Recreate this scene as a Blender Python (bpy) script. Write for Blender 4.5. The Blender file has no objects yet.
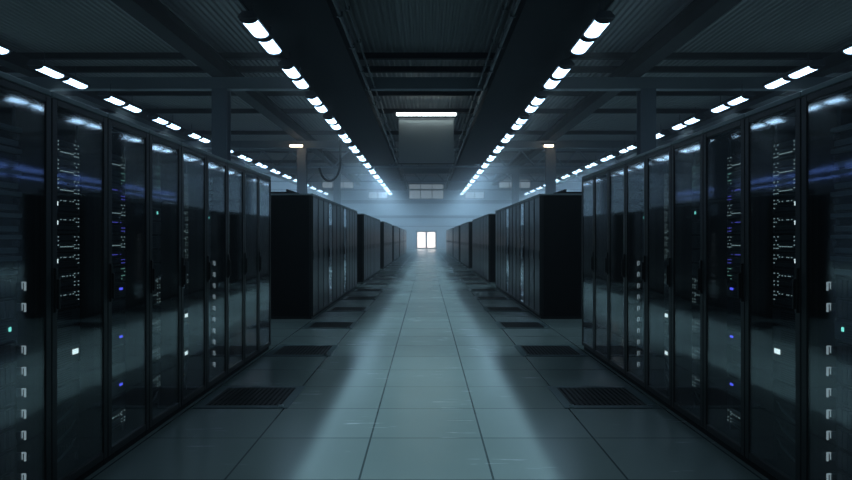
import bpy, math, random
random.seed(7)
C = bpy.context.scene.collection
F = 645.0           # focal length in px of the 852 px frame
CAM = 1.42          # eye height
XF = 1.985          # plane of the rack fronts
RW, RH, RD = 0.603, 2.20, 1.10
XLEN = 84.0         # far wall
XW = 27.0           # side walls
HC = 9.4            # ceiling
LH = 7.02           # lamp height
ORD = ['first','second','third','fourth','fifth','sixth','seventh','eighth','ninth','tenth','eleventh','twelfth',
       'thirteenth','fourteenth','fifteenth','sixteenth','seventeenth','eighteenth','nineteenth','twentieth',
       'twenty-first','twenty-second','twenty-third','twenty-fourth','twenty-fifth','twenty-sixth','twenty-seventh','twenty-eighth']

# ------------------------------------------------------------ materials
def new_mat(name):
    m = bpy.data.materials.new(name); m.use_nodes = True
    nt = m.node_tree; nt.nodes.clear()
    out = nt.nodes.new('ShaderNodeOutputMaterial')
    return m, nt, out
def pbr(name, col, rough=0.5, metal=0.0, spec=0.5, noise=None, bump=None):
    m, nt, out = new_mat(name)
    p = nt.nodes.new('ShaderNodeBsdfPrincipled')
    p.inputs['Base Color'].default_value = (*col, 1)
    p.inputs['Roughness'].default_value = rough
    p.inputs['Metallic'].default_value = metal
    p.inputs['Specular IOR Level'].default_value = spec
    nt.links.new(p.outputs[0], out.inputs['Surface'])
    if noise:
        sc, amt = noise
        tc = nt.nodes.new('ShaderNodeTexCoord')
        n = nt.nodes.new('ShaderNodeTexNoise'); n.inputs['Scale'].default_value = sc
        n.inputs['Detail'].default_value = 4
        nt.links.new(tc.outputs['Object'], n.inputs['Vector'])
        r = nt.nodes.new('ShaderNodeMapRange')
        r.inputs['To Min'].default_value = max(0.02, rough-amt); r.inputs['To Max'].default_value = min(1, rough+amt)
        nt.links.new(n.outputs['Fac'], r.inputs['Value']); nt.links.new(r.outputs[0], p.inputs['Roughness'])
        mx = nt.nodes.new('ShaderNodeMix'); mx.data_type = 'RGBA'
        mx.inputs['A'].default_value = (*[c*0.8 for c in col], 1); mx.inputs['B'].default_value = (*[min(1,c*1.2) for c in col], 1)
        nt.links.new(n.outputs['Fac'], mx.inputs['Factor']); nt.links.new(mx.outputs['Result'], p.inputs['Base Color'])
    return m
def emit(name, col, s):
    m, nt, out = new_mat(name)
    e = nt.nodes.new('ShaderNodeEmission'); e.inputs['Color'].default_value = (*col, 1); e.inputs['Strength'].default_value = s
    nt.links.new(e.outputs[0], out.inputs['Surface'])
    return m
def glass(name, tint, rough):
    m, nt, out = new_mat(name)
    t = nt.nodes.new('ShaderNodeBsdfTransparent'); t.inputs['Color'].default_value = (*tint, 1)
    g = nt.nodes.new('ShaderNodeBsdfGlossy'); g.inputs['Roughness'].default_value = rough
    g.inputs['Color'].default_value = (.95, .98, 1, 1)
    tc = nt.nodes.new('ShaderNodeTexCoord')
    mp = nt.nodes.new('ShaderNodeMapping'); mp.inputs['Scale'].default_value = (1, 1.5, 9)
    n = nt.nodes.new('ShaderNodeTexNoise'); n.inputs['Scale'].default_value = 1.0; n.inputs['Detail'].default_value = 1
    b = nt.nodes.new('ShaderNodeBump'); b.inputs['Strength'].default_value = 0.10; b.inputs['Distance'].default_value = 0.004
    nt.links.new(tc.outputs['Object'], mp.inputs['Vector']); nt.links.new(mp.outputs[0], n.inputs['Vector'])
    nt.links.new(n.outputs['Fac'], b.inputs['Height']); nt.links.new(b.outputs[0], g.inputs['Normal'])
    fr = nt.nodes.new('ShaderNodeFresnel')
    geo = nt.nodes.new('ShaderNodeNewGeometry'); ior = nt.nodes.new('ShaderNodeMapRange')   # the same reflectance on both faces of the sheet
    ior.inputs['To Min'].default_value = 1.85; ior.inputs['To Max'].default_value = 1/1.85
    nt.links.new(geo.outputs['Backfacing'], ior.inputs['Value']); nt.links.new(ior.outputs[0], fr.inputs['IOR'])
    mx = nt.nodes.new('ShaderNodeMixShader')
    nt.links.new(fr.outputs[0], mx.inputs[0]); nt.links.new(t.outputs[0], mx.inputs[1]); nt.links.new(g.outputs[0], mx.inputs[2])
    nt.links.new(mx.outputs[0], out.inputs['Surface'])
    return m
M = {}
M['frame']   = pbr('black powder coated steel', (.006,.008,.009), .6, .0, .25)
M['rim']     = pbr('grey door frame', (.012,.015,.016), .38, .0, .4)
M['panel']   = pbr('black side panel', (.004,.005,.006), .8, .0, .1)
M['chassis'] = pbr('dark server metal', (.030,.035,.040), .45, .4)
M['bezel']   = pbr('server bezel', (.060,.068,.075), .42, .3)
M['slab']    = pbr('grey server front', (.22,.25,.27), .4, .2)
M['toplight']  = pbr('painted-light rack top', (.13,.165,.17), .4, .0, .5)  # paler than the frame: lamp light on the rack tops is painted in
M['hole']    = pbr('dark port', (.006,.006,.007), .7)
M['pale']    = pbr('pale handle', (.92,.96,.98), .28, .75)
M['handle']  = pbr('door handle black', (.012,.013,.014), .3)
M['cable']   = pbr('grey cable', (.16,.19,.20), .5)
M['glass']   = glass('tinted door glass', (.84,.88,.90), .045)
M['dglass']  = pbr('dark door glass', (.026,.029,.034), .30, .0, .35, noise=(.8,.05))
M['girder']  = pbr('dark steel girder', (.012,.014,.016), .8, .0, .2)
M['tray']    = pbr('black cable tray', (.006,.007,.009), .8, .0, .2)
M['pipe']    = pbr('grey conduit', (.05,.057,.06), .5, .3)
M['beam']    = pbr('pale cross beam', (.12,.14,.155), .6)
M['ceil']    = pbr('corrugated steel', (.19,.192,.195), .6, .0, noise=(.3,.1))
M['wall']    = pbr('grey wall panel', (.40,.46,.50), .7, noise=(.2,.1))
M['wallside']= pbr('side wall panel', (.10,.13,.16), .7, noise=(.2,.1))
M['column']  = pbr('blue grey column', (.085,.105,.13), .6)
M['truss']   = pbr('truss steel', (.22,.26,.30), .5)
M['rail']    = pbr('wall rail', (.07,.10,.13), .6)
M['screen']  = pbr('hanging grey screen', (.25,.28,.295), .45, .0, .5, noise=(.5,.08))
M['housing'] = pbr('lamp housing', (.03,.035,.045), .5)
M['lamp']    = emit('cool lamp lens', (.46,.72,1.0), 6.5)
M['tube']    = emit('white tube', (.85,1.0,.98), 7)
M['warm']    = emit('warm lamp', (1.0,.80,.58), 9)
M['doorlit'] = emit('lit door glass', (1.0,.93,.88), 3)
M['winlit']  = emit('blue night window', (.14,.28,.85), 1.3)
M['clerestory'] = emit('pale hazy window', (.60,.80,.95), .45)
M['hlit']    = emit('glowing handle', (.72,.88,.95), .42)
M['led_w']   = emit('white led', (.80,.95,.95), 1.6)
M['led_g']   = emit('green led', (.35,.85,.70), .45)
M['led_p']   = emit('port led', (.55,.78,.80), .5)
M['led_b']   = emit('blue led', (.10,.12,1.0), 1.5)
M['led_v']   = emit('violet led', (.16,.16,1.0), .6)
M['led_c']   = emit('cyan led', (.25,1.0,.85), 1.3)
M['grate']   = pbr('black grate', (.012,.015,.016), .45, .4)
M['gframe']  = pbr('grate frame', (.075,.125,.130), .36)

def floor_mat():
    m, nt, out = new_mat('teal floor tiles')
    N = nt.nodes.new; L = nt.links.new
    p = N('ShaderNodeBsdfPrincipled'); L(p.outputs[0], out.inputs['Surface'])
    tc = N('ShaderNodeTexCoord'); sx = N('ShaderNodeSeparateXYZ'); L(tc.outputs['Object'], sx.inputs[0])
    def math_(op, a, b=None, c=None):
        n = N('ShaderNodeMath'); n.operation = op
        for i, v in enumerate((a, b, c)):
            if v is None: continue
            if isinstance(v, (int, float)): n.inputs[i].default_value = v
            else: L(v, n.inputs[i])
        return n.outputs[0]
    T = .79
    def seam(c, off, w):
        u = math_('DIVIDE', math_('ADD', c, off), T)
        f = math_('FRACT', u)
        d = math_('MULTIPLY', math_('SUBTRACT', .5, math_('ABSOLUTE', math_('SUBTRACT', f, .5))), T)
        return math_('LESS_THAN', d, w)
    s = math_('MAXIMUM', seam(sx.outputs[0], 100*T+.395, .0065), math_('MULTIPLY', seam(sx.outputs[1], 100*T-4.58, .007), .8))
    # per-tile tone
    cx = math_('FLOOR', math_('DIVIDE', math_('ADD', sx.outputs[0], 100*T+.395), T))
    cy = math_('FLOOR', math_('DIVIDE', math_('ADD', sx.outputs[1], 100*T-4.58), T))
    cb = N('ShaderNodeCombineXYZ'); L(cx, cb.inputs[0]); L(cy, cb.inputs[1])
    wn = N('ShaderNodeTexWhiteNoise'); wn.noise_dimensions = '2D'; L(cb.outputs[0], wn.inputs['Vector'])
    n1 = N('ShaderNodeTexNoise'); n1.inputs['Scale'].default_value = 1.4; n1.inputs['Detail'].default_value = 6; L(tc.outputs['Object'], n1.inputs['Vector'])
    mp = N('ShaderNodeMapping'); mp.inputs['Scale'].default_value = (2.2, 26, 1); L(tc.outputs['Object'], mp.inputs['Vector'])
    n2 = N('ShaderNodeTexNoise'); n2.inputs['Scale'].default_value = 1.0; n2.inputs['Detail'].default_value = 5; L(mp.outputs[0], n2.inputs['Vector'])
    v = math_('ADD', math_('MULTIPLY', wn.outputs['Value'], .35), math_('MULTIPLY', n1.outputs['Fac'], .9))
    v = math_('MULTIPLY', v, .8)
    mx = N('ShaderNodeMix'); mx.data_type = 'RGBA'
    mx.inputs['A'].default_value = (.165,.215,.205,1); mx.inputs['B'].default_value = (.235,.300,.285,1)
    L(v, mx.inputs['Factor'])
    m2 = N('ShaderNodeMix'); m2.data_type = 'RGBA'; m2.inputs['B'].default_value = (.055,.078,.080,1)
    L(s, m2.inputs['Factor']); L(mx.outputs['Result'], m2.inputs['A']); L(m2.outputs['Result'], p.inputs['Base Color'])
    r = math_('ADD', math_('MULTIPLY', n2.outputs['Fac'], .13), .14)
    r = math_('ADD', r, math_('MULTIPLY', n1.outputs['Fac'], .08))
    L(r, p.inputs['Roughness'])
    p.inputs['Specular IOR Level'].default_value = .22
    b = N('ShaderNodeBump'); b.inputs['Strength'].default_value = .05; b.inputs['Distance'].default_value = .002
    L(math_('SUBTRACT', math_('MULTIPLY', n2.outputs['Fac'], .5), s), b.inputs['Height']); L(b.outputs[0], p.inputs['Normal'])
    return m
M['floor'] = floor_mat()

# ------------------------------------------------------------ mesh builder
class MB:
    def __init__(s, mirror=False): s.v = []; s.f = []; s.m = mirror
    def add(s, vs, fs):
        b = len(s.v)
        if s.m:
            s.v += [(-x, y, z) for x, y, z in vs]; s.f += [tuple(b+i for i in reversed(f)) for f in fs]
        else:
            s.v += vs; s.f += [tuple(b+i for i in f) for f in fs]
    def box(s, x0, x1, y0, y1, z0, z1):
        if x0 > x1: x0, x1 = x1, x0
        vs = [(x0,y0,z0),(x1,y0,z0),(x1,y1,z0),(x0,y1,z0),(x0,y0,z1),(x1,y0,z1),(x1,y1,z1),(x0,y1,z1)]
        s.add(vs, [(0,3,2,1),(4,5,6,7),(0,1,5,4),(1,2,6,5),(2,3,7,6),(3,0,4,7)])
    def bev(s, x0, x1, y0, y1, z0, z1, b):   # box with chamfered edges on the y/z outline of its x1 face and all four long edges
        o = [(y0+b,z0),(y1-b,z0),(y1,z0+b),(y1,z1-b),(y1-b,z1),(y0+b,z1),(y0,z1-b),(y0,z0+b)]
        i_ = [(y0+2*b,z0+b),(y1-2*b,z0+b),(y1-b,z0+2*b),(y1-b,z1-2*b),(y1-2*b,z1-b),(y0+2*b,z1-b),(y0+b,z1-2*b),(y0+b,z0+2*b)]
        xs = x1-b if x1 > x0 else x1+b
        vs = [(x0,)+p for p in o]+[(xs,)+p for p in o]+[(x1,)+p for p in i_]
        fs = []
        for k in range(8):
            n = (k+1) % 8
            fs += [(k,n,8+n,8+k),(8+k,8+n,16+n,16+k)]
        fs += [tuple(range(7,-1,-1)), tuple(range(16,24))]
        if x1 < x0: fs = [tuple(reversed(f)) for f in fs]
        s.add(vs, fs)
    def prism(s, prof, y0, y1):              # profile in x,z swept along y
        n = len(prof)
        vs = [(x,y0,z) for x,z in prof]+[(x,y1,z) for x,z in prof]
        fs = [(k,(k+1)%n,n+(k+1)%n,n+k) for k in range(n)]
        fs += [tuple(range(n-1,-1,-1)), tuple(range(n,2*n))]
        s.add(vs, fs)
    def tube(s, pts, r, n=6):
        from mathutils import Vector
        P = [Vector(p) for p in pts]; rings = []
        for i, p in enumerate(P):
            d = (P[min(i+1,len(P)-1)]-P[max(i-1,0)]).normalized()
            up = Vector((0,0,1)) if abs(d.z) < .9 else Vector((0,1,0))
            a = d.cross(up).normalized(); b = d.cross(a)
            rings.append([tuple(p+a*math.cos(2*math.pi*k/n)*r+b*math.sin(2*math.pi*k/n)*r) for k in range(n)])
        vs = [v for rg in rings for v in rg]; fs = []
        for i in range(len(P)-1):
            for k in range(n):
                k2 = (k+1) % n
                fs.append((i*n+k, i*n+k2, (i+1)*n+k2, (i+1)*n+k))
        fs.append(tuple(range(n-1,-1,-1))); fs.append(tuple((len(P)-1)*n+k for k in range(n)))
        s.add(vs, fs)
    def mesh(s, name, mat):
        me = bpy.data.meshes.new(name); me.from_pydata(s.v, [], s.f); me.update(); me.materials.append(mat)
        return me
    def build(s, name, mat, parent=None, loc=None):
        return link(name, s.mesh(name, mat), parent, loc)
def link(name, me, parent=None, loc=None):
    o = bpy.data.objects.new(name, me); C.objects.link(o)
    if parent: o.parent = parent
    if loc: o.location = loc
    return o
def tag(o, label=None, cat=None, group=None, kind=None):
    if label: o['label'] = label
    if cat: o['category'] = cat
    if group: o['group'] = group
    if kind: o['kind'] = kind
    return o
def empty(name, loc): return link(name, None, None, loc)
def copy_tree(o, parent=None):
    c = o.copy(); C.objects.link(c)
    if parent: c.parent = parent
    for ch in list(o.children): copy_tree(ch, c)
    return c
class Proto:                                 # first use takes the built thing, later uses copy it
    def __init__(s, make): s.make = make; s.o = None
    def get(s, loc):
        if s.o is None: s.o = s.make(); r = s.o
        else: r = copy_tree(s.o)
        r.location = loc
        for k in ('label','group'):
            if k in r: del r[k]
        return r
def struct(name, mb, mat, parent=None):
    o = mb.build(name, mat, parent)
    if not parent: o['kind'] = 'structure'
    return o

# ------------------------------------------------------------ setting
Y0 = -5.0
b = MB(); b.box(-XW, XW, Y0, XLEN, -.1, 0); struct('floor', b, M['floor'])
b = MB()                                    # corrugated sheet, ribs run along the hall
pitch = .24; x = -XW; prof = []
while x < XW:
    prof += [(x, HC), (x+pitch*.34, HC), (x+pitch*.5, HC+.07), (x+pitch*.84, HC+.07)]; x += pitch
prof += [(XW, HC)]
vs = [(px, Y0, pz) for px, pz in prof]+[(px, XLEN, pz) for px, pz in prof]; n = len(prof)
b.add(vs, [(k, n+k, n+k+1, k+1) for k in range(n-1)])
b.box(-XW, XW, Y0, XLEN, HC+.09, HC+.2)
struct('ceiling', b, M['ceil'])
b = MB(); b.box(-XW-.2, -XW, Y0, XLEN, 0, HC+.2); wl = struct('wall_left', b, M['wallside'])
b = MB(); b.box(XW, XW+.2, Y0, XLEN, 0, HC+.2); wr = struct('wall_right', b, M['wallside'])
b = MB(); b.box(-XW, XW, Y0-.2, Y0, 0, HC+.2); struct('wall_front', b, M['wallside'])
DW, DH = 1.36, 2.38
b = MB(); b.box(-XW, -DW, XLEN, XLEN+.2, 0, HC+.2); b.box(DW, XW, XLEN, XLEN+.2, 0, HC+.2); b.box(-DW, DW, XLEN, XLEN+.2, DH, HC+.2)
struct('wall_back', b, M['wall'])
for i, (z0, z1) in enumerate(((4.0,4.35),(5.9,6.35),(7.6,7.8),(2.9,3.0))):
    b = MB(); b.box(-XW+.1, XW-.1, XLEN-.12, XLEN, z0, z1); struct('trim_%d' % (i+1), b, M['rail'])
# lit double door in the far wall
b = MB(); b.box(-DW, -DW+.1, XLEN-.05, XLEN+.15, 0, DH); b.box(DW-.1, DW, XLEN-.05, XLEN+.15, 0, DH); b.box(-DW+.1, DW-.1, XLEN-.05, XLEN+.15, DH-.1, DH)
d1 = struct('door_1', b, M['rail'])
for s in (-1, 1):
    a0, a1 = sorted((s*.01, s*(DW-.1)))
    b = MB(); b.box(a0, a0+.1, XLEN, XLEN+.06, .01, DH-.1); b.box(a1-.1, a1, XLEN, XLEN+.06, .01, DH-.1)
    b.box(a0+.1, a1-.1, XLEN, XLEN+.06, .01, .16); b.box(a0+.1, a1-.1, XLEN, XLEN+.06, DH-.2, DH-.1)
    lf = b.build('door_leaf', M['rail'], d1)
    b = MB(); b.box(a0+.1, a1-.1, XLEN+.02, XLEN+.04, .16, DH-.2); p = b.build('glass_pane', M['doorlit'], lf); p['label'] = 'brightly lit warm white glass'
    b = MB(); hx = s*.09; b.tube([(hx, XLEN-.06, .85), (hx, XLEN-.06, 1.35)], .02); b.build('door_handle', M['pale'], lf)
# strip windows high in the side walls
k = 0
for x0, x1, z0, z1, nm in ((-2.3,2.3,6.45,8.5,3), (-13.6,-9.4,7.85,9.1,3), (9.4,13.6,7.85,9.1,3), (-7.6,-5.0,6.5,7.5,2), (5.0,7.6,6.5,7.5,2)):
    k += 1; b = MB(); ya, yb = XLEN-.10, XLEN
    b.box(x0, x1, ya, yb, z0, z0+.1); b.box(x0, x1, ya, yb, z1-.1, z1)
    for q in range(nm+1):
        xx = x0+(x1-x0-.1)*q/nm; b.box(xx, xx+.1, ya, yb, z0+.1, z1-.1)
    w = struct('window_%d' % k, b, M['rail'])
    b = MB(); b.box(x0+.1, x1-.1, XLEN-.05, XLEN-.01, z0+.1, z1-.1); b.build('window_pane', M['clerestory'], w)
for s in (-1, 1):
    for y0 in range(0, 80, 8):
        k += 1
        xa = s*(XW-.06); b = MB()
        ya, yb, za, zb = y0+.3, y0+7.7, 5.85, 7.0
        lo, hi = sorted((xa, s*XW))
        b.box(lo, hi, ya, yb, za, za+.08); b.box(lo, hi, ya, yb, zb-.08, zb); b.box(lo, hi, ya, yb, za+.32, zb-.34)
        for q in range(5):
            yy = ya+(yb-ya-.06)*q/4
            b.box(lo, hi, yy, yy+.06, za+.08, za+.32); b.box(lo, hi, yy, yy+.06, zb-.34, zb-.08)
        w = struct('window_%d' % k, b, M['rail'])
        lo, hi = sorted((s*(XW-.03), s*(XW-.01)))
        for z0, z1 in ((za+.08, za+.32), (zb-.34, zb-.08)):
            b = MB(); b.box(lo, hi, ya+.06, yb-.06, z0, z1); b.build('window_pane', M['winlit'], w)

# ------------------------------------------------------------ roof steel
SIDE = {-1: 'left', 1: 'right'}
COLX = 8.8
COLY = [9.7, 27.7, 45.7, 63.7]
BB, BT = CAM+6.36, CAM+6.86
def column():
    r = empty('steel_column', (0,0,0)); r['category'] = 'column'
    b = MB(); b.box(-.32, .32, -.30, -.24, .04, BB); b.box(-.32, .32, .24, .30, .04, BB); b.box(-.05, .05, -.24, .24, .04, BB); b.build('shaft', M['column'], r)
    b = MB(); b.box(-.5, .5, -.45, .45, 0, .04); b.build('base_plate', M['column'], r)
    return r
pc = Proto(column)
WH = ['nearest', 'second', 'third', 'farthest']
for s in (-1, 1):
    for i, y in enumerate(COLY):
        if i == 0: continue
        o = pc.get((9.45 if s > 0 and i == 1 else s*COLX, y, 0))
        tag(o, 'blue-grey steel column, %s of those standing behind the %s racks' % (['', 'nearest', 'middle', 'farthest'][i], SIDE[s]), 'column', 'steel columns')
for i, y in enumerate(COLY):
    if i == 0: continue
    b = MB(); b.box(-XW, XW, y-.22, y+.22, BB, BB+.05); b.box(-XW, XW, y-.22, y+.22, BT-.05, BT); b.box(-XW, XW, y-.2, y+.2, BB+.05, BT-.05)
    o = b.build('cross_beam', M['beam'])
    tag(o, 'pale wide beam crossing the hall on the %s pair of columns' % ['', 'nearest', 'middle', 'farthest'][i], 'beam', 'cross beams')
for s in (-1, 1):
    b = MB(); x0 = s*COLX; b.box(x0-.32, x0+.32, Y0, XLEN, BT, BT+.06); b.box(x0-.09, x0+.09, Y0, XLEN, BT+.06, HC-.5); b.box(x0-.32, x0+.32, Y0, XLEN, HC-.5, HC-.44)
    tag(b.build('roof_girder', M['girder']), 'dark I-section girder running lengthwise over the %s columns' % SIDE[s], 'girder', 'lengthwise girders')
    # sloped lighter brace beams further out, dark against the roof
    b = MB(); x0 = s*16.6; b.box(x0-.3, x0+.3, Y0, XLEN, BT, BT+.06); b.box(x0-.09, x0+.09, Y0, XLEN, BT+.06, HC-.5)
    tag(b.build('roof_girder', M['girder']), 'dark outer girder running lengthwise beyond the %s outer lamps' % SIDE[s], 'girder', 'lengthwise girders')
# purlins under the sheet
for i, y in enumerate((27.7, 29.9, 34.8, 39.7, 47.9, 53, 58, 65.9, 71, 77)):
    b = MB(); b.box(-XW, XW, y-.11, y+.11, HC-.30, HC-.26); b.box(-XW, XW, y-.03, y+.03, HC-.26, HC-.02)
    tag(b.build('roof_purlin', M['tray']), 'dark purlin across the corrugated roof, %s from the camera' % ORD[i], 'purlin', 'roof purlins')
# black lengthwise trays above the inner lamps, conduits along their inner edge
for s in (-1, 1):
    r = empty('cable_tray', (0, Y0, CAM+6.2)); r.location = (s*3.75, Y0, CAM+6.2)
    tag(r, 'wide black cable tray running lengthwise above the inner %s lamps' % SIDE[s], 'cable tray', 'ceiling cable trays')
    L_ = XLEN-Y0
    b = MB(); b.box(-1.08, 1.08, 0, L_, 0, .05); b.build('tray_bottom', M['tray'], r)
    for q in (-1, 1):
        b = MB(); b.box(min(q*1.08,q*1.14), max(q*1.08,q*1.14), 0, L_, -.02, .75); b.build('side_rail', M['tray'], r)
    b = MB()
    for t in range(34): b.tube([(-1.0+t*.0606, 0, .09+.03*(t%3)), (-1.0+t*.0606, L_, .09+.03*((t+1)%3))], .025, 5)
    tag(b.build('cable_bundle', M['tray'], r), kind='stuff')
    for q, (xx, zz, rr) in enumerate(((2.42, 6.25, .055), (2.20, 6.42, .04), (2.56, 6.75, .03))):
        b = MB(); b.tube([(0, Y0, 0), (0, XLEN, 0)], rr, 8)
        for yy in range(0, 84, 3): b.box(-rr*1.6, rr*1.6, yy, yy+.08, -rr*1.3, rr*1.5)
        o = b.build('conduit', M['pipe'], None, (s*xx, 0, CAM+zz))
        tag(o, '%s grey conduit running along the inner edge of the %s cable tray' % (['thickest','innermost','uppermost thin'][q], SIDE[s]), 'conduit', 'ceiling conduits')
# lattice trusses near the far end
for i, y in enumerate((54.0, 68.0)):
    r = empty('roof_truss', (0, y, CAM+5.9))
    tag(r, 'pale lattice truss spanning the hall, the %s one' % ['nearer','farther'][i], 'truss', 'lattice trusses')
    b = MB(); b.box(-XW, XW, -.09, .09, 0, .14); b.build('bottom_chord', M['truss'], r)
    b = MB(); b.box(-XW, XW, -.09, .09, 1.40, 1.54); b.build('top_chord', M['truss'], r)
    b = MB(); x = -XW+.1; up = True
    while x < XW-1.3:
        z0, z1 = (.1, 1.44) if up else (1.44, .1)
        b.tube([(x, 0, z0), (x+1.2, 0, z1)], .06, 4); x += 1.2; up = not up
    b.build('web_lattice', M['truss'], r)

# ------------------------------------------------------------ lamps
BEAM = 1
def lamp(side=0):
    r = empty('ceiling_lamp', (0,0,0)); r['category'] = 'lamp'
    b = MB(); b.prism([(-.25,.05),(-.13,.18),(.13,.18),(.25,.05),(.25,.0),(-.25,.0)][::-1], -.06, 2.95); b.build('housing', M['housing'], r)
    for y in (0, 1.56):
        pr = [(.21*math.cos(math.pi*t/8), -.10*math.sin(math.pi*t/8)-.002) for t in range(9)]
        b = MB(); b.prism(pr[::-1], y+.06, y+1.27); b.build('diffuser', M['lamp'], r)
        for yy in (y, y+1.27):
            b = MB(); pe = [(.24*math.cos(math.pi*t/8), -.12*math.sin(math.pi*t/8)-.001) for t in range(9)]; b.prism(pe[::-1], yy, yy+.06); b.build('end_cap', M['housing'], r)
    for y in (.5, 2.4):
        b = MB(); b.tube([(0, y, .17), (0, y, .58)], .012, 5); b.build('hanger_rod', M['housing'], r)
    sp = bpy.data.lights.new('downlight_beam', 'SPOT'); sp.energy = 1000; sp.color = (.58,.84,1.0); sp.spot_size = math.radians(90); sp.spot_blend = .45; sp.shadow_soft_size = .12
    if side == 2: sp.spot_size = math.radians(168); sp.energy = 480; sp.color = (.42,.72,1.0)      # wide fittings at the far end of the hall
    elif side:                                  # aisle luminaire: its reflector throws most of the beam towards the aisle
        sp.use_nodes = True; nt = sp.node_tree; em = nt.nodes['Emission']
        tc = nt.nodes.new('ShaderNodeTexCoord'); sx = nt.nodes.new('ShaderNodeSeparateXYZ'); nt.links.new(tc.outputs['Normal'], sx.inputs[0])
        ab = nt.nodes.new('ShaderNodeMath'); ab.operation = 'ABSOLUTE'; nt.links.new(sx.outputs[2], ab.inputs[0])
        dv = nt.nodes.new('ShaderNodeMath'); dv.operation = 'DIVIDE'; nt.links.new(sx.outputs[0], dv.inputs[0]); nt.links.new(ab.outputs[0], dv.inputs[1])
        mr = nt.nodes.new('ShaderNodeMapRange'); mr.interpolation_type = 'SMOOTHSTEP'; nt.links.new(dv.outputs[0], mr.inputs['Value'])
        lo, hi = math.tan(math.radians(26.3)), math.tan(math.radians(29))
        mr.inputs['From Min'].default_value = BEAM*side*lo; mr.inputs['From Max'].default_value = BEAM*side*hi
        mr.inputs['To Min'].default_value = .12; mr.inputs['To Max'].default_value = 1.0
        if BEAM*side < 0:
            mr.inputs['From Min'].default_value = BEAM*side*hi; mr.inputs['From Max'].default_value = BEAM*side*lo
            mr.inputs['To Min'].default_value = 1.0; mr.inputs['To Max'].default_value = .2
        nt.links.new(mr.outputs[0], em.inputs['Strength'])
    so = bpy.data.objects.new('bulb', sp); C.objects.link(so); so.parent = r; so.location = (0, 1.42, -.14)
    return r
pls = {2: Proto(lambda: lamp(2)), 0: Proto(lamp), 1: Proto(lambda: lamp(1)), -1: Proto(lambda: lamp(-1))}
H_ = LH-CAM
for nm, X in (('inner', .812*H_), ('outer', 2.265*H_)):
    for s in (-1, 1):
        ys = [16.45+4.48*i for i in range(-4, 15)]
        for i, y in enumerate(ys):
            o = pls[2 if y > 42 else -s if nm == 'inner' else 0].get((s*X, y, LH))
            pos = ('%s in view from the camera' % ORD[i-4]) if i >= 4 else ('%s one short of the first in view' % ['fourth','third','second','single'][i])
            tag(o, 'lit twin-lens ceiling lamp, %s %s line, %s' % (nm, SIDE[s], pos), 'lamp', '%s line of ceiling lamps on the %s' % (nm, SIDE[s]))
# warm lamps on the middle columns
for s in (-1, 1):
    r = empty('column_lamp', (-8.97 if s < 0 else 8.45, 44.5, CAM+6.42)); r['category'] = 'lamp'
    b = MB(); b.box(-.5, .5, -.12, .12, .0, .1); b.box(-.05, .05, -.05, .05, .1, .18); b.build('housing', M['housing'], r)
    b = MB(); w = .42 if s < 0 else .30; b.box(-w, w, -.13, .10, -.13, .0); b.build('diffuser', M['warm'], r)
    b = MB(); b.tube([(0, 0, .18), (0, 0, HC-CAM-6.42)], .012, 5); b.build('hanger_rod', M['housing'], r)
    tag(r, 'small warm white lamp glowing high on the %s, in front of a column' % SIDE[s], 'lamp')
# tube light and hanging screen in the middle
YS = 38.0
r = empty('tube_light', (0, YS-.25, CAM+7.22)); 
b = MB(); b.box(-1.9, 1.9, -.10, .10, .10, .2); b.build('housing', M['housing'], r)
b = MB(); b.prism([(-1.74,.10),(-1.74,-.06),(1.74,-.06),(1.74,.10)], -.08, .08); b.build('diffuser', M['tube'], r)
for xx in (-1.3, 1.3):
    b = MB(); b.tube([(xx, 0, .2), (xx, 0, HC-.02-CAM-7.22)], .012, 5); b.build('hanger_rod', M['housing'], r)
tag(r, 'long white tube light hanging crosswise over the middle of the aisle', 'lamp')
r = empty('hanging_screen', (0, YS, CAM+4.35))
b = MB(); b.box(-1.62, 1.62, 0, .03, .05, 2.62); b.build('screen_panel', M['screen'], r)
b = MB(); b.box(-1.66, 1.66, -.02, .05, 2.62, 2.72); b.build('top_bar', M['housing'], r)
b = MB(); b.box(-1.66, 1.66, -.02, .05, 0, .05); b.build('bottom_bar', M['pipe'], r)
for xx in (-1.5, 1.5):
    b = MB(); b.tube([(xx, .015, 2.72), (xx, .015, HC-CAM-4.35)], .01, 5); b.build('cord', M['housing'], r)
tag(r, 'pale grey screen hanging below the crosswise tube light', 'screen')
# looped hose on the left
b = MB(); pts = [(.55, 0, 4.2), (.55, 0, 2.0)]
for t in range(13):
    a = math.pi*t/12*.9
    pts.append((-.15+.70*math.cos(a), 0, 1.2-1.25*math.sin(a)))
b.tube(pts, .07, 8)
tag(b.build('hanging_hose', M['tray'], None, (-6.15, 42, CAM+3.75)), 'dark hose hanging in a hook-shaped bend from the roof on the left', 'hose')

# ------------------------------------------------------------ floor grates
def grate():
    r = empty('floor_grate', (0,0,0)); r['category'] = 'grate'
    T, m = .79, .075
    b = MB(); b.box(-T/2, T/2, 0, m, 0, .006); b.box(-T/2, T/2, T-m, T, 0, .006); b.box(-T/2, -T/2+m, m, T-m, 0, .006); b.box(T/2-m, T/2, m, T-m, 0, .006)
    b.build('rim', M['gframe'], r)['label'] = 'grey-green rim'
    b = MB(); n_ = 15; w = (T-2*m)/n_
    for i in range(n_): b.box(-T/2+m+i*w, -T/2+m+i*w+w*.5, m, T-m, .001, .005)
    for i in range(n_): b.box(-T/2+m, T/2-m, m+i*w, m+i*w+w*.5, .0012, .0048)
    b.build('grille', M['grate'], r)
    b = MB(); b.box(-T/2+m, T/2-m, m, T-m, .0002, .0009); b.build('painted_shade', M['hole'], r)  # near-black sheet paints the shade under the grille bars
    return r
gp = Proto(grate)
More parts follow.
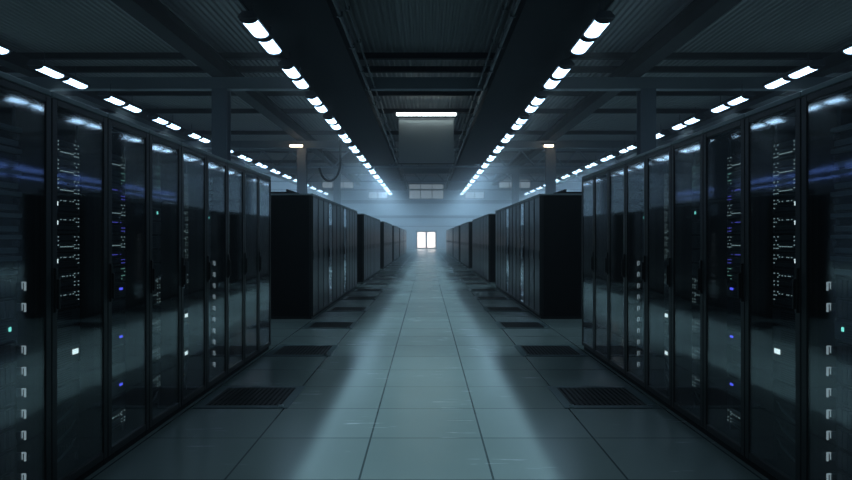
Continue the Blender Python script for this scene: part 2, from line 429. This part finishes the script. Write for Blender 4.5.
for s in (-1, 1):
    for i in range(22):
        y = 4.58+.79+i*.79*3+.0
        if y > 60: break
        o = gp.get((s*1.55, y, .0005))
        # lifting latch on the aisle-side near corner
        b = MB(); b.box(-.02, .02, -.008, .008, 0, .012); b.build('lifting_latch', M['pale'], o, (-s*.33, .045, .006))['label'] = 'small bright metal latch'
        tag(o, 'black perforated floor grate on the %s of the aisle, %s from the camera' % (SIDE[s], ORD[i]), 'floor grate', 'floor grates on the %s' % SIDE[s])

# ------------------------------------------------------------ racks
def rack_meshes(mir):
    d = {}
    W, H, D = RW, RH, RD; g = .002
    b = MB(mir)
    for y0, y1 in ((g, .035), (W-.035, W-g)):
        b.box(-.07, -.03, y0, y1, .05, H-.03); b.box(-D, -D+.04, y0, y1, .05, H-.03)
    b.box(-D, -.03, g, W-g, 0, .05); b.box(-.07, -.03, .035, W-.035, H-.08, H-.03)
    d['frame'] = b.mesh('rack_frame', M['frame'])
    for nm, y0 in (('near', g), ('far', W-g-.012)):
        b = MB(mir); b.box(-D+.04, -.07, y0, y0+.012, .05, H-.03); d['side_'+nm] = b.mesh('side_panel', M['panel'])
    b = MB(mir); b.bev(-D, 0, g, W-g, H-.03, H, .004); d['roof'] = b.mesh('roof_panel', M['toplight'])
    b = MB(mir); b.box(-D-.01, -D, .01, W-.01, .05, H-.03); d['back'] = b.mesh('back_panel', M['panel'])
    # door: border of four members
    b = MB(mir); t = .050
    b.bev(-.028, 0, g+.002, g+t, .055, H-.034, .003); b.bev(-.028, 0, W-g-t, W-g-.002, .055, H-.034, .003)
    b.bev(-.028, -.001, g+t, W-g-t, H-.034-.035, H-.034, .003); b.bev(-.028, -.001, g+t, W-g-t, .055, .10, .003)
    d['door'] = b.mesh('door', M['rim'])
    b = MB(mir); b.box(-.012, -.006, g+t, W-g-t, .10, H-.069); d['pane'] = b.mesh('glass_pane', M['glass'])
    b = MB(mir); b.box(-.012, -.006, g+t, W-g-t, .10, H-.069); d['dpane'] = b.mesh('dark_glass_pane', M['dglass'])
    b = MB(mir); hy = g+.026
    b.bev(.0, .012, hy-.012, hy+.012, 1.02, 1.26, .003); b.bev(.012, .026, hy-.006, hy+.010, 1.04, 1.20, .003)
    d['handle'] = b.mesh('door_handle', M['handle'])
    b = MB(mir); b.bev(.0, .007, hy-.010, hy+.010, 1.04, 1.20, .002); d['fhandle'] = b.mesh('door_handle', M['handle'])
    for nm, y0 in (('near', .05), ('far', W-.075)):
        b = MB(mir); b.box(-.165, -.160, y0, y0+.025, .06, H-.09)
        for q in range(44): b.box(-.160, -.1585, y0+.008, y0+.017, .10+q*.0445, .10+q*.0445+.010)
        d['rail_'+nm] = b.mesh('mounting_rail', M['bezel'])
    return d
RM = {-1: rack_meshes(False), 1: rack_meshes(True)}
def rack(s, full):
    d = RM[s]
    r = empty('server_rack', (0,0,0)); r['category'] = 'server rack'
    link('frame', d['frame'], r); link('side_panel', d['side_near'], r); link('side_panel', d['side_far'], r)
    link('roof_panel', d['roof'], r)
    dr = link('door', d['door'], r)
    if full:
        link('back_panel', d['back'], r)
        link('mounting_rail', d['rail_near'], r); link('mounting_rail', d['rail_far'], r)
    link('glass_pane', d['pane' if full else 'dpane'], dr); link('door_handle', d['handle' if full else 'fhandle'], dr)
    return r
RP = {(s, f): Proto(lambda s=s, f=f: rack(s, f)) for s in (-1, 1) for f in (True, False)}

# ---- units that sit in the racks; local origin: front plane of the unit, bottom, near side
UH = .111; UW = RW-.10
def unit_base(b, h=.104, d=.62):
    b.box(-d, -.004, .0, UW, 0, h)
def ledbox(b, y, z, w, h, x=.0):
    b.box(x, x+.003, y, y+w, z, z+h)
def u_drive(mir, pale):
    def mk():
        r = empty('drive_shelf' if pale else 'storage_server', (0,0,0)); r['category'] = 'drive shelf' if pale else 'storage server'
        b = MB(mir); unit_base(b); b.build('chassis', M['chassis'], r)
        b = MB(mir)
        if pale:
            for q in range(12): b.bev(-.004, .006, .012+q*.0385, .012+q*.0385+.034, .010, .094, .002)
        else:
            b.bev(-.004, .030, .006, UW-.006, .078, .100, .003); b.bev(-.004, .010, .006, UW-.006, .006, .034, .003)
        b.build('bezel', M['bezel' if pale else 'slab'], r)
        b = MB(mir)
        y = UW-.030
        if pale:
            y = UW-.016
            bb = MB(mir); bb.box(0, .026, y, y+.012, .036, .076); bb.build('handle_mount', M['chassis'], r)
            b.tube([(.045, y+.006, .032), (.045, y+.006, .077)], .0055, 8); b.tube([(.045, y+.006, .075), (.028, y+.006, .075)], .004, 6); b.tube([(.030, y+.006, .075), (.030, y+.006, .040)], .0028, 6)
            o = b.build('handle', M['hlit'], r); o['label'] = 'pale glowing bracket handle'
        else:
            b.box(.006, .03, .03, .05, .04, .066); b.box(.006, .03, UW-.05, UW-.03, .04, .066); b.build('latch', M['bezel'], r)
        return r
    return mk
def u_leds(mir, name, cat, seed, mat, dens, rows=3, big=None, cols=(0, 1)):
    def mk():
        rnd = random.Random(seed)
        r = empty(name, (0,0,0)); r['category'] = cat
        b = MB(mir); unit_base(b); b.build('chassis', M['chassis'], r)
        b = MB(mir); b.bev(-.004, .004, .004, UW-.004, .004, .046, .002); b.bev(-.004, .004, .004, UW-.004, .052, .100, .002); b.build('faceplate', M['bezel'], r)
        b = MB(mir)
        for q in range(20):
            for z in (.012, .060): b.box(.004, .0048, .02+q*.023, .036+q*.023, z, z+.012)
        b.build('port_row', M['hole'], r)
        b = MB(mir)
        k_ = dens/.2
        for z in (.018, .040, .066, .088):                    # two short columns of lights at the ends of the faceplate
            for y in (.215, .236, .258, .432, .452, .474):
                if rnd.random() < .55*k_: ledbox(b, y, z, .008, .006, .0045)
        for z in (.030, .078):                                # a dotted line between them on some units
            if rnd.random() < .22*k_:
                for q in range(9):
                    if rnd.random() < .75: ledbox(b, .285+q*.0165, z, .007, .0055, .0045)
        b.build('indicator_panel', M[mat], r)['label'] = 'grid of small lit dots'
        if big:
            bm, y, z, w, h = big
            b = MB(mir); ledbox(b, y, z, w, h, .004); o = b.build('status_light', M[bm], r)
            o['label'] = {'led_w':'bright white light','led_b':'bright blue light','led_c':'bright cyan light'}[bm]
        return r
    return mk
def u_dark(mir, big=None):
    def mk():
        r = empty('rack_server', (0,0,0)); r['category'] = 'server'
        b = MB(mir); unit_base(b); b.build('chassis', M['chassis'], r)
        b = MB(mir); b.bev(-.004, .006, .004, UW-.004, .004, .100, .003); b.build('bezel', M['bezel'], r)
        b = MB(mir)
        for q in range(6): b.box(.006, .0068, .05, UW-.10, .016+q*.013, .022+q*.013)
        b.build('vent_slots', M['hole'], r)
        if big:
            bm, y, z, w, h = big
            b = MB(mir); ledbox(b, y, z, w, h, .006); o = b.build('status_light', M[bm], r)
            o['label'] = {'led_w':'bright white light','led_b':'bright blue light','led_c':'bright cyan light'}[bm]
        return r
    return mk
def u_patch(mir, seed):
    def mk():
        rnd = random.Random(seed)
        r = empty('patch_panel', (0,0,0)); r['category'] = 'patch panel'
        b = MB(mir); unit_base(b, d=.10); b.build('chassis', M['chassis'], r)
        b = MB(mir)
        for q in range(16): b.box(-.004, -.001, .02+q*.029, .038+q*.029, .06, .08)
        b.build('port_row', M['hole'], r)
        for q in range(5):
            b = MB(mir); y0 = .05+rnd.random()*.1; y1 = UW-.03-rnd.random()*.08; z0 = .02+rnd.random()*.02; z1 = .06+rnd.random()*.03
            pts = [(-.002, y0, z0)]+[(.018+.008*math.sin(t), y0+(y1-y0)*t/6, z0+(z1-z0)*t/6-.02*math.sin(math.pi*t/6)) for t in range(1, 6)]+[(-.002, y1, z1)]
            b.tube(pts, .0028, 5); b.build('cable', M['cable'], r)
        return r
    return mk
UP = {}
for s in (-1, 1):
    m = s > 0
    UP[s] = {
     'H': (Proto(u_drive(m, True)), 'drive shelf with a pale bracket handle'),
     'S': (Proto(u_drive(m, False)), 'heavy dark storage server'),
     'a': (Proto(u_leds(m,'network_switch','network switch',1,'led_p',.2)), 'switch dotted with pale port lights'),
     'b': (Proto(u_leds(m,'network_switch','network switch',2,'led_g',.26)), 'switch dotted with green port lights'),
     'c': (Proto(u_leds(m,'network_switch','network switch',3,'led_p',.22)), 'switch with sparse pale port lights'),
     'v': (Proto(u_leds(m,'network_switch','network switch',4,'led_v',.20)), 'switch dotted with violet-blue lights'),
     'W': (Proto(u_leds(m,'network_switch','network switch',5,'led_p',.2,3,('led_w',.235,.05,.024,.024))), 'switch with a square white light'),
     'w': (Proto(u_dark(m,('led_w',.41,.048,.062,.030))), 'dark server with a bright white light'),
     'B': (Proto(u_dark(m,('led_b',.40,.055,.045,.016))), 'dark server with a bright blue light'),
     'G': (Proto(u_dark(m,('led_c',.42,.05,.018,.022))), 'dark server with a small cyan light'),
     'D': (Proto(u_dark(m)), 'plain dark server'),
     'P': (Proto(u_patch(m,9)), 'patch panel with drooping grey cables'),
    }
# slots are listed from the bottom up; '.' is an empty slot
CONT = [
 ('HHHHHHHGHHSSSSSSS', 'with pale drawer handles'),
 ('PPPDDwDDWcWaWWaaa', 'dense with white port lights'),
 ('cDBDDBDDBbvavavba', 'with blue and violet lights'),
 ('PcDcDcDccDDDDGDbb', 'with faint green lights at its top'),
 ('PPwDDwDDcDccaccac', 'with two white lights below'),
 ('HHHHHHHHHHDDDGSSS', 'with a column of bright handles'),
 ('DcDcDacabaabacaba', 'with mixed green and white dots'),
 ('DDBDDBcDcbcvbcbca', 'with two small blue lights'),
 ('DDDcDDcDDDcDcDGcD', 'mostly dark inside'),
]
ROWS = [(-4.45, 12, False, 'unseen'), (3.42-RW, 9, True, 'near'), (11.3, 12, False, 'second'), (20.6, 12, False, 'third'), (30.3, 12, False, 'fourth'),  # first block is unseen, added behind the camera to block lamp light
        (39.7, 12, False, 'fifth'), (49.0, 12, False, 'sixth'), (57.2, 12, False, 'seventh')]
for s in (-1, 1):
    for y0, n, full, rn in ROWS:
        for k in range(n):
            lit = rn == 'second' and k in (3, 7)
            o = RP[(s, full or lit)].get((s*XF, y0+k*RW, 0))
            if full:
                cont, look = CONT[k]
            elif lit:
                cont, look = 'HHHHHHHHHHHHHDDDD', 'with a column of pale handles'
            else:
                cont, look = '', 'with dark glass'
            tag(o, 'server rack %s, %s from the camera, %s %s block' % (look, ORD[n-1-k if rn == 'unseen' else k], rn, SIDE[s]), 'server rack',
                'server racks of the %s block on the %s' % (rn, SIDE[s]))
            for q, ch in enumerate(cont):
                if ch == '.': continue
                p, desc = UP[s][ch]
                if k == 0 and full and False: continue
                u = p.get((s*(XF+.15), y0+k*RW+.05, .115+q*UH))
                tag(u, '%s, %s up in %s rack, %s %s block' % (desc, ORD[q], ORD[k], rn, SIDE[s]), None,
                    'units in the racks of the %s block on the %s' % (rn, SIDE[s]))
        # lengthwise cable ladder lying on the roofs of a block
        if rn not in ('near', 'unseen'):
            r = empty('cable_ladder', (s*(XF+.72), y0+.2, RH)); L_ = n*RW-.4
            for q in (-.22, .22):
                b = MB(); b.box(q-.015, q+.015, 0, L_, 0, .09); b.build('side_rail', M['tray'], r)
            b = MB()
            for t in range(int(L_/.3)): b.box(-.205, .205, .05+t*.3, .09+t*.3, .03, .05)
            b.build('rung_row', M['tray'], r)
            tag(r, 'low black cable ladder lying on the roofs of the %s block on the %s' % (rn, SIDE[s]), 'cable ladder', 'cable ladders on the racks')

# ------------------------------------------------------------ haze, camera, view
w = bpy.data.worlds.new('hall air'); bpy.context.scene.world = w; w.use_nodes = True
w.cycles.volume_step_size = 8
nt = w.node_tree; nt.nodes.clear()
out = nt.nodes.new('ShaderNodeOutputWorld'); bg = nt.nodes.new('ShaderNodeBackground'); bg.inputs['Color'].default_value = (0,0,0,1)
vol = nt.nodes.new('ShaderNodeVolumeScatter'); vol.inputs['Color'].default_value = (.88,.95,1,1)
vol.inputs['Density'].default_value = .012; vol.inputs['Anisotropy'].default_value = .3
tc = nt.nodes.new('ShaderNodeTexCoord'); sx = nt.nodes.new('ShaderNodeSeparateXYZ'); nt.links.new(tc.outputs['Object'], sx.inputs[0])
mr = nt.nodes.new('ShaderNodeMapRange'); mr.interpolation_type = 'SMOOTHSTEP'
mr.inputs['From Min'].default_value = 14; mr.inputs['From Max'].default_value = 75
mr.inputs['To Min'].default_value = .0018; mr.inputs['To Max'].default_value = .024
nt.links.new(sx.outputs[1], mr.inputs['Value']); nt.links.new(mr.outputs[0], vol.inputs['Density'])
nt.links.new(bg.outputs[0], out.inputs['Surface']); nt.links.new(vol.outputs[0], out.inputs['Volume'])

cam = bpy.data.cameras.new('camera'); co = bpy.data.objects.new('camera', cam); C.objects.link(co)
co.location = (0, 0, CAM); co.rotation_euler = (math.radians(90), 0, 0)
cam.sensor_width = 36; cam.lens = F/852*36; cam.shift_y = -2/852; cam.shift_x = -.3/852; cam.clip_end = 300; cam.clip_start = .05
sc = bpy.context.scene; sc.camera = co
sc.view_settings.view_transform = 'Standard'; sc.view_settings.look = 'None'; sc.view_settings.gamma = 1
sc.view_settings.use_curve_mapping = False
sc.view_settings.exposure = 0.0
try:
    sc.cycles.use_denoising = True; sc.cycles.volume_max_steps = 64; sc.cycles.denoiser = 'OPENIMAGEDENOISE'
    sc.cycles.max_bounces = 8; sc.cycles.volume_bounces = 0
except Exception: pass
